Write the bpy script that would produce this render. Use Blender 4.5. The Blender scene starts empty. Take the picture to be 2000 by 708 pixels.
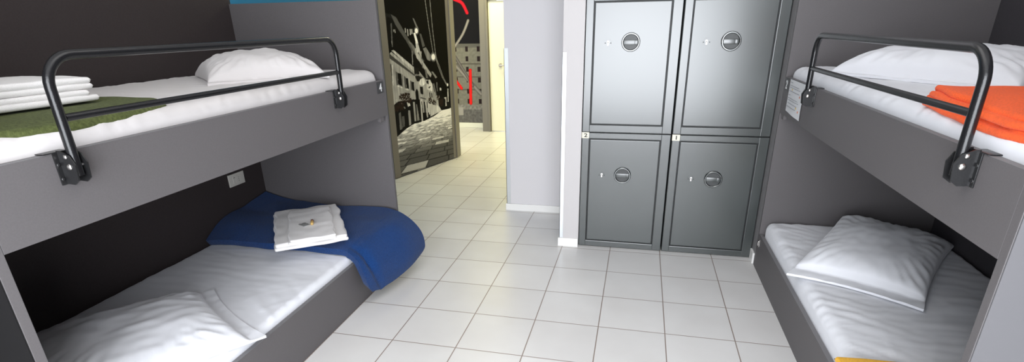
import bpy, bmesh, math, random
from mathutils import Vector, Matrix, noise
random.seed(7)
sc = bpy.context.scene
COL = sc.collection
PI = math.pi

# ------------------------------------------------------------------ helpers
W = {}   # world origin of each root, so children can be authored in room coordinates

def empty(name, loc, label=None, cat=None, group=None):
    o = bpy.data.objects.new(name, None)
    o.empty_display_size = .1
    COL.objects.link(o); o.location = loc
    W[o.name] = Vector(loc)
    tag(o, label, cat, group)
    return o

def tag(o, label=None, cat=None, group=None, kind=None):
    if label: o['label'] = label
    if cat: o['category'] = cat
    if group: o['group'] = group
    if kind: o['kind'] = kind
    return o

def obj(name, bm, mat, parent=None, base=None, smooth=False, angle=35):
    """link a bmesh written in room coordinates as ONE object"""
    if parent is not None:
        b = W[parent.name]
    else:
        b = Vector(base) if base is not None else Vector((0, 0, 0))
    bmesh.ops.translate(bm, verts=bm.verts, vec=-b)
    bmesh.ops.recalc_face_normals(bm, faces=bm.faces)
    me = bpy.data.meshes.new(name)
    bm.to_mesh(me); bm.free()
    for m in (mat if isinstance(mat, (list, tuple)) else [mat]):
        me.materials.append(m)
    if smooth:
        for p in me.polygons: p.use_smooth = True
        try: me.set_sharp_from_angle(angle=math.radians(angle))
        except Exception: pass
    o = bpy.data.objects.new(name, me)
    COL.objects.link(o)
    W[o.name] = b
    if parent is not None:
        o.parent = parent
    else:
        o.location = b
    return o

def box(bm, x0, x1, y0, y1, z0, z1, bev=0, seg=2, mi=0):
    t = bmesh.new()
    r = bmesh.ops.create_cube(t, size=1)
    for v in t.verts:
        v.co = Vector(((x0+x1)/2 + v.co.x*(x1-x0), (y0+y1)/2 + v.co.y*(y1-y0), (z0+z1)/2 + v.co.z*(z1-z0)))
    if bev:
        bmesh.ops.bevel(t, geom=t.edges[:], offset=bev, segments=seg, affect='EDGES', profile=.6)
    merge(bm, t, mi=mi)

def merge(bm, t, M=None, mi=0):
    vm = {}
    for v in t.verts:
        vm[v] = bm.verts.new(M @ v.co if M else v.co)
    for f in t.faces:
        try:
            nf = bm.faces.new([vm[v] for v in f.verts]); nf.material_index = mi or f.material_index
        except ValueError: pass
    t.free()

def cyl(bm, c, axis, r, h, seg=24, r2=None, mi=0, bev=0):
    t = bmesh.new()
    bmesh.ops.create_cone(t, cap_ends=True, segments=seg, radius1=r, radius2=r if r2 is None else r2, depth=h)
    if bev:
        es = [e for e in t.edges if len(e.link_faces) == 2 and any(len(f.verts) > 4 for f in e.link_faces)]
        bmesh.ops.bevel(t, geom=es, offset=bev, segments=2, affect='EDGES')
    q = Vector((0, 0, 1)).rotation_difference(Vector(axis).normalized()).to_matrix().to_4x4()
    merge(bm, t, Matrix.Translation(Vector(c)) @ q, mi)

def torus(bm, c, axis, R, r, nR=40, nr=10):
    q = Vector((0, 0, 1)).rotation_difference(Vector(axis).normalized()).to_matrix()
    c = Vector(c); rows = []
    for i in range(nR):
        a = 2*PI*i/nR
        rows.append([bm.verts.new(c + q @ Vector(((R + r*math.cos(2*PI*j/nr))*math.cos(a), (R + r*math.cos(2*PI*j/nr))*math.sin(a), r*math.sin(2*PI*j/nr)))) for j in range(nr)])
    for i in range(nR):
        for j in range(nr):
            bm.faces.new((rows[i][j], rows[(i+1) % nR][j], rows[(i+1) % nR][(j+1) % nr], rows[i][(j+1) % nr]))

def arc_path(pts, rad, n=8):
    """polyline with rounded corners"""
    P = [Vector(p) for p in pts]; out = [P[0]]
    for i in range(1, len(P)-1):
        a = (P[i-1]-P[i]).normalized(); b = (P[i+1]-P[i]).normalized()
        ang = a.angle(b); d = rad/math.tan(ang/2)
        p0 = P[i]+a*d; p1 = P[i]+b*d
        cen = P[i] + (a+b).normalized()*(rad/math.sin(ang/2))
        v0 = p0-cen; v1 = p1-cen; th = v0.angle(v1); ax = v0.cross(v1).normalized()
        for k in range(n+1):
            out.append(cen + Matrix.Rotation(th*k/n, 3, ax) @ v0)
    out.append(P[-1])
    return out

def tube(bm, pts, r, seg=16, caps=True, mi=0):
    P = [Vector(p) for p in pts]; rings = []; up = None
    for i, p in enumerate(P):
        t = (P[min(i+1, len(P)-1)] - P[max(i-1, 0)]).normalized()
        if up is None:
            up = t.orthogonal().normalized()
        up = (up - t*up.dot(t)).normalized(); s = t.cross(up)
        rr = r[i] if isinstance(r, (list, tuple)) else r
        rings.append([bm.verts.new(p + (up*math.cos(2*PI*k/seg) + s*math.sin(2*PI*k/seg))*rr) for k in range(seg)])
    for a, b in zip(rings, rings[1:]):
        for k in range(seg):
            f = bm.faces.new((a[k], a[(k+1) % seg], b[(k+1) % seg], b[k])); f.material_index = mi
    if caps:
        bm.faces.new(rings[0][::-1]).material_index = mi; bm.faces.new(rings[-1]).material_index = mi

def prism(bm, poly, axis, a0, a1, mi=0):
    """poly in the two axes other than `axis`, extruded a0..a1"""
    def P(p, a):
        return {'x': (a, p[0], p[1]), 'y': (p[0], a, p[1]), 'z': (p[0], p[1], a)}[axis]
    A = [bm.verts.new(P(p, a0)) for p in poly]; B = [bm.verts.new(P(p, a1)) for p in poly]
    n = len(poly)
    bm.faces.new(A).material_index = mi; bm.faces.new(B[::-1]).material_index = mi
    for i in range(n):
        bm.faces.new((A[i], B[i], B[(i+1) % n], A[(i+1) % n])).material_index = mi

def fbm(x, y, z=0, o=3):
    return noise.fractal(Vector((x, y, z)), 1.0, 2.0, o)

def ridge(x, y, z=0):
    return 1 - abs(noise.noise(Vector((x, y, z))))*2

def spaced(a, b, r, n):
    """positions a..b, dense inside distance r of both ends"""
    k = 7
    L = [a + r*(1-math.cos(PI/2*i/k)) for i in range(k)]
    M = [a + r + (b-a-2*r)*i/n for i in range(n+1)]
    R = [b - r*(1-math.cos(PI/2*i/k)) for i in range(k)][::-1]
    return L + M + R

def mattress_bm(x0, x1, y0, y1, z0, z1, r=.05, nx=60, ny=130, disp=None):
    bm = bmesh.new()
    xs = spaced(x0, x1, r, nx); ys = spaced(y0, y1, r, ny); V = []
    for x in xs:
        row = []
        for y in ys:
            dx = max(0, r-(x-x0), r-(x1-x)); dy = max(0, r-(y-y0), r-(y1-y))
            px, py = x, y; d = math.hypot(dx, dy)
            if d > r:
                s = r/d
                px = x + (dx-dx*s)*(1 if x-x0 < r else -1); py = y + (dy-dy*s)*(1 if y-y0 < r else -1); d = r
            z = z1 - (r - math.sqrt(max(0, r*r-d*d)))
            if disp: z += disp(px, py)*(1 if d < r*.98 else .3)
            row.append(bm.verts.new((px, py, z)))
        V.append(row)
    for i in range(len(xs)-1):
        for j in range(len(ys)-1):
            bm.faces.new((V[i][j], V[i+1][j], V[i+1][j+1], V[i][j+1]))
    bnd = [e for e in bm.edges if len(e.link_faces) == 1]
    g = bmesh.ops.extrude_edge_only(bm, edges=bnd)
    nv = [e for e in g['geom'] if isinstance(e, bmesh.types.BMVert)]
    for v in nv: v.co.z = z0
    bmesh.ops.holes_fill(bm, edges=[e for e in bm.edges if len(e.link_faces) == 1], sides=0)
    return bm

def softslab(bm, c, w, l, th, rz=0, k=0.0, nx=40, ny=40, top=None, warp=None, side=None, ragged=0, seed=0, tilt=None):
    """a folded piece of cloth: flat slab, fully rounded rim, both faces"""
    r = th/2
    us = spaced(-w/2, w/2, r, nx); vs = spaced(-l/2, l/2, r, ny)
    T = {}; B = {}; n, m = len(us), len(vs)
    cr, sr = math.cos(rz), math.sin(rz)
    for i, x in enumerate(us):
        for j, y in enumerate(vs):
            dx = max(0, r-(w/2-abs(x))); dy = max(0, r-(l/2-abs(y))); d = min(r, math.hypot(dx, dy))
            h = math.sqrt(max(0, r*r-d*d))
            u, v = x/(w/2), y/(l/2)
            X = x*math.sqrt(max(0, 1-k*v*v/2)); Y = y*math.sqrt(max(0, 1-k*u*u/2))
            if ragged:
                X += ragged*noise.noise(Vector((Y*9, seed, 1)))*abs(u)**3; Y += ragged*noise.noise(Vector((X*9, seed, 4)))*abs(v)**3
            zb = 0
            if tilt: zb = tilt(X, Y)
            dz = top(X, Y) if top else 0
            px, py = X*cr-Y*sr, X*sr+Y*cr
            if warp: px, py, zz = warp(px, py); zb += zz
            T[i, j] = bm.verts.new((c[0]+px, c[1]+py, c[2]+r+h+zb+dz*(h/r if r else 1)))
            edge = i in (0, n-1) or j in (0, m-1)
            B[i, j] = T[i, j] if edge else bm.verts.new((c[0]+px, c[1]+py, c[2]+r-h+zb))
    for i in range(n-1):
        for j in range(m-1):
            bm.faces.new((T[i, j], T[i+1, j], T[i+1, j+1], T[i, j+1]))
            q = (B[i, j], B[i, j+1], B[i+1, j+1], B[i+1, j])
            if not all(a is b for a, b in zip(q, (T[i, j], T[i, j+1], T[i+1, j+1], T[i+1, j]))):
                try: bm.faces.new(q)
                except ValueError: pass

def pillow_bm(c4, H, n=72, hem=.055, seed=0, sag=None, low=.12, wr=1.0, flang=0.0):
    """c4: four corners of the pillowcase (a,b,c,d going round); H: full loft"""
    bm = bmesh.new(); a, b, c, d = [Vector(p) for p in c4]; T = {}; B = {}
    for i in range(n+1):
        for j in range(n+1):
            u = i/n; v = j/n
            # crowd samples towards the rim
            u = .5-.5*math.cos(PI*u); v = .5-.5*math.cos(PI*v)
            U, V_ = 2*u-1, 2*v-1
            up = .5 + .5*U*(1-.075*(1-V_*V_)); vp = .5 + .5*V_*(1-.075*(1-U*U))
            p = a*(1-up)*(1-vp) + b*up*(1-vp) + c*up*vp + d*(1-up)*vp
            ff = max(0, (1-abs(U)**2.3))*max(0, (1-abs(V_)**2.3))
            # open end of the case: a flat hem past the filling (v near 0)
            if hem:
                vv = max(0, (v-hem)/(1-hem)); V2 = 2*vv-1
                ff = max(0, (1-abs(U)**2.3))*max(0, (1-abs(V2)**2.3)) if v > hem else 0
            h = H*ff**.36
            ws = wr*(.012*noise.noise(Vector((U*2+seed, V_*2, seed))) + .006*noise.noise(Vector((U*7, V_*2.2+seed, 3))) + .0045*ridge(U*3+V_*5, V_*3-U*2, seed)*(.35+abs(U*V_)))
            rim = .004*noise.noise(Vector((U*6+seed*3, V_*6, 9)))
            ang = math.atan2(V_, U); rr = math.hypot(U, V_)
            pleat = .0045*math.sin(ang*34+seed+3*noise.noise(Vector((U*3, V_*3, seed))))*max(0, min(1, (rr-.55)*2.2))*min(1, ff*6)*wr
            lip = .005 if (hem and v < hem) else 0
            z = h*(1-low) + lip + ws*min(1, ff*3) + pleat + .006 + rim
            T[i, j] = bm.verts.new((p.x, p.y, p.z + z))
            B[i, j] = T[i, j] if (i in (0, n) or j in (0, n)) else bm.verts.new((p.x, p.y, p.z - h*low*.3))
    for i in range(n):
        for j in range(n):
            bm.faces.new((T[i, j], T[i+1, j], T[i+1, j+1], T[i, j+1]))
            try: bm.faces.new((B[i, j], B[i, j+1], B[i+1, j+1], B[i+1, j]))
            except ValueError: pass
    return bm

def crs(P, t):
    n = len(P)-1; t = max(0, min(n-1e-6, t*n)); i = int(t); f = t-i
    p0, p1, p2, p3 = P[max(i-1, 0)], P[i], P[i+1], P[min(i+2, n)]
    return .5*((2*p1) + (p2-p0)*f + (2*p0-5*p1+4*p2-p3)*f*f + (3*p1-p0-3*p2+p3)*f**3)

def text_bm(s, size, depth, right, up, origin, sx=1.0):
    """block lettering centred on origin, lying in the plane right x up, `depth` thick outwards"""
    cu = bpy.data.curves.new('t', 'FONT'); cu.body = s; cu.size = size; cu.extrude = depth/2; cu.align_x = 'CENTER'; cu.align_y = 'CENTER'
    cu.offset = size*.022; cu.resolution_u = 6
    o = bpy.data.objects.new('t', cu); COL.objects.link(o)
    me = bpy.data.meshes.new_from_object(o.evaluated_get(bpy.context.evaluated_depsgraph_get()))
    bpy.data.objects.remove(o)
    bm = bmesh.new(); bm.from_mesh(me); bpy.data.meshes.remove(me); bpy.data.curves.remove(cu)
    r = Vector(right); u = Vector(up); nrm = r.cross(u)
    cx = (max(v.co.x for v in bm.verts)+min(v.co.x for v in bm.verts))/2; cy = (max(v.co.y for v in bm.verts)+min(v.co.y for v in bm.verts))/2
    for v in bm.verts:
        q = v.co.copy(); v.co = Vector(origin) + r*((q.x-cx)*sx) + u*(q.y-cy) + nrm*(q.z+depth/2)
    return bm

# ------------------------------------------------------------------ materials
def s2l(c):
    return tuple(((x/12.92) if x <= .04045 else ((x+.055)/1.055)**2.4) for x in c)

def mat(name, rgb, rough=.5, metal=0, spec=.5, bump=0, bscale=200, bdist=.001, var=0, vscale=3, sheen=0, coat=0, srgb=False, det=2, aniso=None, emis=None):
    m = bpy.data.materials.new(name); m.use_nodes = True
    nt = m.node_tree; N = nt.nodes; L = nt.links; b = N['Principled BSDF']
    if srgb: rgb = s2l(rgb)
    b.inputs['Base Color'].default_value = (*rgb, 1); b.inputs['Roughness'].default_value = rough
    b.inputs['Metallic'].default_value = metal; b.inputs['Specular IOR Level'].default_value = spec
    if sheen: b.inputs['Sheen Weight'].default_value = sheen; b.inputs['Sheen Roughness'].default_value = .5
    if coat: b.inputs['Coat Weight'].default_value = coat; b.inputs['Coat Roughness'].default_value = .2
    tc = N.new('ShaderNodeTexCoord')
    if bump:
        n = N.new('ShaderNodeTexNoise'); n.inputs['Scale'].default_value = bscale; n.inputs['Detail'].default_value = det
        src = tc.outputs['Object']
        if aniso:
            mp = N.new('ShaderNodeMapping'); mp.inputs['Scale'].default_value = aniso; L.new(src, mp.inputs[0]); src = mp.outputs[0]
        L.new(src, n.inputs['Vector'])
        bp = N.new('ShaderNodeBump'); bp.inputs['Strength'].default_value = bump; bp.inputs['Distance'].default_value = bdist
        L.new(n.outputs[0], bp.inputs['Height']); L.new(bp.outputs[0], b.inputs['Normal'])
    if var:
        n = N.new('ShaderNodeTexNoise'); n.inputs['Scale'].default_value = vscale; n.inputs['Detail'].default_value = 5
        L.new(tc.outputs['Object'], n.inputs['Vector'])
        r = N.new('ShaderNodeValToRGB'); r.color_ramp.elements[0].position = .3; r.color_ramp.elements[1].position = .7
        r.color_ramp.elements[0].color = tuple(x*(1-var) for x in rgb)+(1,); r.color_ramp.elements[1].color = tuple(min(1, x*(1+var)) for x in rgb)+(1,)
        L.new(n.outputs[0], r.inputs[0]); L.new(r.outputs[0], b.inputs['Base Color'])
    return m

def tile_mat(name, ox=0.0):
    m = bpy.data.materials.new(name); m.use_nodes = True
    nt = m.node_tree; N = nt.nodes; L = nt.links; b = N['Principled BSDF']
    tc = N.new('ShaderNodeTexCoord'); mp = N.new('ShaderNodeMapping'); mp.inputs['Location'].default_value = (-ox, 0, 0)
    L.new(tc.outputs['Object'], mp.inputs[0])
    br = N.new('ShaderNodeTexBrick'); br.offset = 0; br.squash = 1
    br.inputs['Scale'].default_value = 1; br.inputs['Brick Width'].default_value = 1/3; br.inputs['Row Height'].default_value = 1/3
    br.inputs['Mortar Size'].default_value = .0030; br.inputs['Mortar Smooth'].default_value = .35; br.inputs['Bias'].default_value = 0
    br.inputs['Color1'].default_value = (.70, .69, .68, 1); br.inputs['Color2'].default_value = (.76, .75, .74, 1)
    br.inputs['Mortar'].default_value = (.28, .22, .19, 1)
    L.new(mp.outputs[0], br.inputs['Vector'])
    n = N.new('ShaderNodeTexNoise'); n.inputs['Scale'].default_value = 2.6; n.inputs['Detail'].default_value = 3.5; n.inputs['Distortion'].default_value = .1
    L.new(tc.outputs['Object'], n.inputs['Vector'])
    rp = N.new('ShaderNodeValToRGB'); rp.color_ramp.elements[0].position = .25; rp.color_ramp.elements[0].color = (.90, .89, .885, 1)
    rp.color_ramp.elements[1].position = .70; rp.color_ramp.elements[1].color = (1.0, 1.0, 1.0, 1)
    L.new(n.outputs[0], rp.inputs[0])
    mx = N.new('ShaderNodeMix'); mx.data_type = 'RGBA'; mx.blend_type = 'MULTIPLY'; mx.inputs[0].default_value = 1
    L.new(br.outputs['Color'], mx.inputs[6]); L.new(rp.outputs[0], mx.inputs[7]); L.new(mx.outputs[2], b.inputs['Base Color'])
    rr = N.new('ShaderNodeMapRange'); rr.inputs[3].default_value = .26; rr.inputs[4].default_value = .36
    L.new(n.outputs[0], rr.inputs[0]); L.new(rr.outputs[0], b.inputs['Roughness'])
    b.inputs['Specular IOR Level'].default_value = .45
    bp = N.new('ShaderNodeBump'); bp.inputs['Strength'].default_value = .5; bp.inputs['Distance'].default_value = .0015; bp.invert = True
    L.new(br.outputs['Fac'], bp.inputs['Height'])
    n2 = N.new('ShaderNodeTexNoise'); n2.inputs['Scale'].default_value = 12; n2.inputs['Detail'].default_value = 3
    L.new(tc.outputs['Object'], n2.inputs['Vector'])
    b2 = N.new('ShaderNodeBump'); b2.inputs['Strength'].default_value = .25; b2.inputs['Distance'].default_value = .002
    L.new(n2.outputs[0], b2.inputs['Height']); L.new(bp.outputs[0], b2.inputs['Normal']); L.new(b2.outputs[0], b.inputs['Normal'])
    return m

def attr_mat(name, rough=.35, spec=.3):
    m = bpy.data.materials.new(name); m.use_nodes = True
    N = m.node_tree.nodes; L = m.node_tree.links; b = N['Principled BSDF']
    a = N.new('ShaderNodeAttribute'); a.attribute_name = 'Col'
    L.new(a.outputs['Color'], b.inputs['Base Color']); b.inputs['Roughness'].default_value = rough; b.inputs['Specular IOR Level'].default_value = spec
    return m

M = {}
M['tile'] = tile_mat('pale_floor_tile'); M['tile2'] = tile_mat('corridor_floor_tile', .085)
M['lam'] = mat('grey_laminate', (.116, .108, .111), .5, spec=.35, bump=.12, bscale=900, bdist=.0006, var=.05, vscale=220)
M['lam_edge'] = mat('grey_laminate_edge', (.17, .165, .17), .5, spec=.3, bump=.1, bscale=700)
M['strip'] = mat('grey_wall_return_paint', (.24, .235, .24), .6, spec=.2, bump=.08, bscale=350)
M['lam_light'] = mat('light_grey_panel', (.125, .123, .130), .5, spec=.3, bump=.1, bscale=700)
M['lam_shade'] = mat('shaded_grey_laminate', (.060, .056, .062), .6, spec=.2, bump=.15, bscale=500, bdist=.0006, var=.08, vscale=150)  # right bunk's back laminate, colour darkened for the shadow it stands in
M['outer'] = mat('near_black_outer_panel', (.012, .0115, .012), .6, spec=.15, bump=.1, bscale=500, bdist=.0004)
M['dark'] = mat('dark_brown_panel', (.042, .034, .034), .6, spec=.2, bump=.15, bscale=500, bdist=.0006, var=.08, vscale=150)
M['ply'] = mat('bed_platform', (.35, .27, .18), .6, bump=.2, bscale=60, aniso=(1, 12, 1))
M['wall'] = mat('light_grey_wall_paint', (.66, .64, .655), .7, spec=.2, bump=.08, bscale=350)
M['wallw'] = mat('off_white_wall_paint', (.56, .54, .54), .7, spec=.2, bump=.08, bscale=350)
M['darkwall'] = mat('dark_wall_paint', (.045, .040, .041), .6, spec=.25, bump=.1, bscale=300)
M['blue'] = mat('blue_wall_paint', (.02, .20, .36), .6, spec=.25, bump=.05, bscale=300)
M['ceil'] = mat('white_ceiling', (.80, .79, .77), .8, bump=.05, bscale=200)
M['base'] = mat('white_baseboard', (.82, .81, .79), .4, bump=.03, bscale=100)
M['alu'] = mat('brushed_aluminium', (.72, .75, .78), .32, metal=.85, bump=.15, bscale=300, aniso=(40, 40, 1), bdist=.0004)
M['jamb'] = mat('taupe_door_frame', (.17, .155, .13), .45, bump=.15, bscale=50, aniso=(10, 10, .6), bdist=.0005)
M['cream'] = mat('cream_door_paint', (.80, .78, .62), .45, bump=.04, bscale=200)
M['corr'] = mat('corridor_wall_paint', (.66, .62, .45), .7, bump=.05, bscale=300)
M['sheet'] = mat('white_cotton_sheet', (.78, .79, .83), .85, spec=.1, bump=.25, bscale=900, bdist=.0004, sheen=.15)
M['sheet_w'] = mat('warm_white_cotton', (.70, .67, .665), .85, spec=.1, bump=.25, bscale=900, bdist=.0004, sheen=.15)
M['terry'] = mat('white_terry_towel', (.84, .82, .81), .95, spec=.05, bump=.8, bscale=420, bdist=.0018, sheen=.3, det=4)
M['navy'] = mat('navy_fleece', (.010, .042, .150), .95, spec=.05, bump=1, bscale=190, bdist=.005, var=.35, vscale=260, sheen=.12, det=4)
M['green'] = mat('olive_green_fleece', (.088, .104, .036), .95, spec=.05, bump=.9, bscale=280, bdist=.002, var=.3, vscale=120, sheen=.06, det=4)
M['orange'] = mat('orange_fleece', (.88, .115, .022), .95, spec=.05, bump=.9, bscale=280, bdist=.002, var=.12, vscale=200, sheen=.12, det=4)
M['yellow'] = mat('yellow_fleece', (.80, .42, .03), .95, spec=.05, bump=.9, bscale=280, bdist=.002, var=.12, vscale=200, sheen=.2, det=4)
M['rail'] = mat('black_hammered_metal', (.008, .008, .009), .24, metal=.0, spec=.42, bump=.5, bscale=420, bdist=.0005, det=2)
M['clamp'] = mat('black_steel_plate', (.020, .020, .021), .28, metal=.4, spec=.7, bump=.2, bscale=200)
M['bolt'] = mat('zinc_bolt', (.62, .60, .58), .25, metal=1, bump=.1, bscale=300)
M['locker'] = mat('black_textured_locker_paint', (.036, .043, .042), .28, spec=1, bump=.12, bscale=300, bdist=.00012, det=2, coat=.2)
M['recess'] = mat('dark_recess_plate', (.03, .033, .033), .45, spec=.6, bump=.2, bscale=260, bdist=.0003)
M['gap'] = mat('dark_locker_groove', (.006, .006, .006), .5)
M['ring'] = mat('dark_chrome_ring', (.20, .21, .21), .16, metal=1, bump=.03, bscale=200)
M['plate_k'] = mat('black_number_plaque', (.018, .018, .02), .4, bump=.03, bscale=200)
M['plate_w'] = mat('cream_number_sticker', (.78, .74, .60), .5, bump=.03, bscale=200)
M['white'] = mat('white_numeral', (.85, .85, .85), .5, bump=.02, bscale=200)
M['ink'] = mat('black_ink', (.03, .03, .03), .6, bump=.02, bscale=200)
M['ink_g'] = mat('grey_print', (.32, .33, .36), .7, bump=.02, bscale=200)
M['ink_y'] = mat('yellow_print', (.75, .55, .15), .7, bump=.02, bscale=200)
M['ink_r'] = mat('red_orange_print', (.75, .20, .08), .7, bump=.02, bscale=200)
M['paper'] = mat('white_paper', (.70, .71, .73), .6, bump=.1, bscale=25, bdist=.002)
M['plastic'] = mat('cream_plastic', (.62, .60, .55), .35, bump=.02, bscale=200)
M['slot'] = mat('dark_slot', (.05, .045, .04), .5, bump=.02, bscale=200)
M['foil'] = mat('silver_sachet', (.55, .56, .55), .25, metal=.5, bump=.3, bscale=120, bdist=.001)
M['redcap'] = mat('dark_red_cap', (.20, .015, .015), .35, bump=.02, bscale=100)
M['soap'] = mat('amber_bottle', (.60, .40, .14), .3, bump=.02, bscale=100)
M['print'] = attr_mat('glossy_wall_print', .5, .08)
M['print2'] = attr_mat('matt_wall_print', .6, .15)

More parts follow.
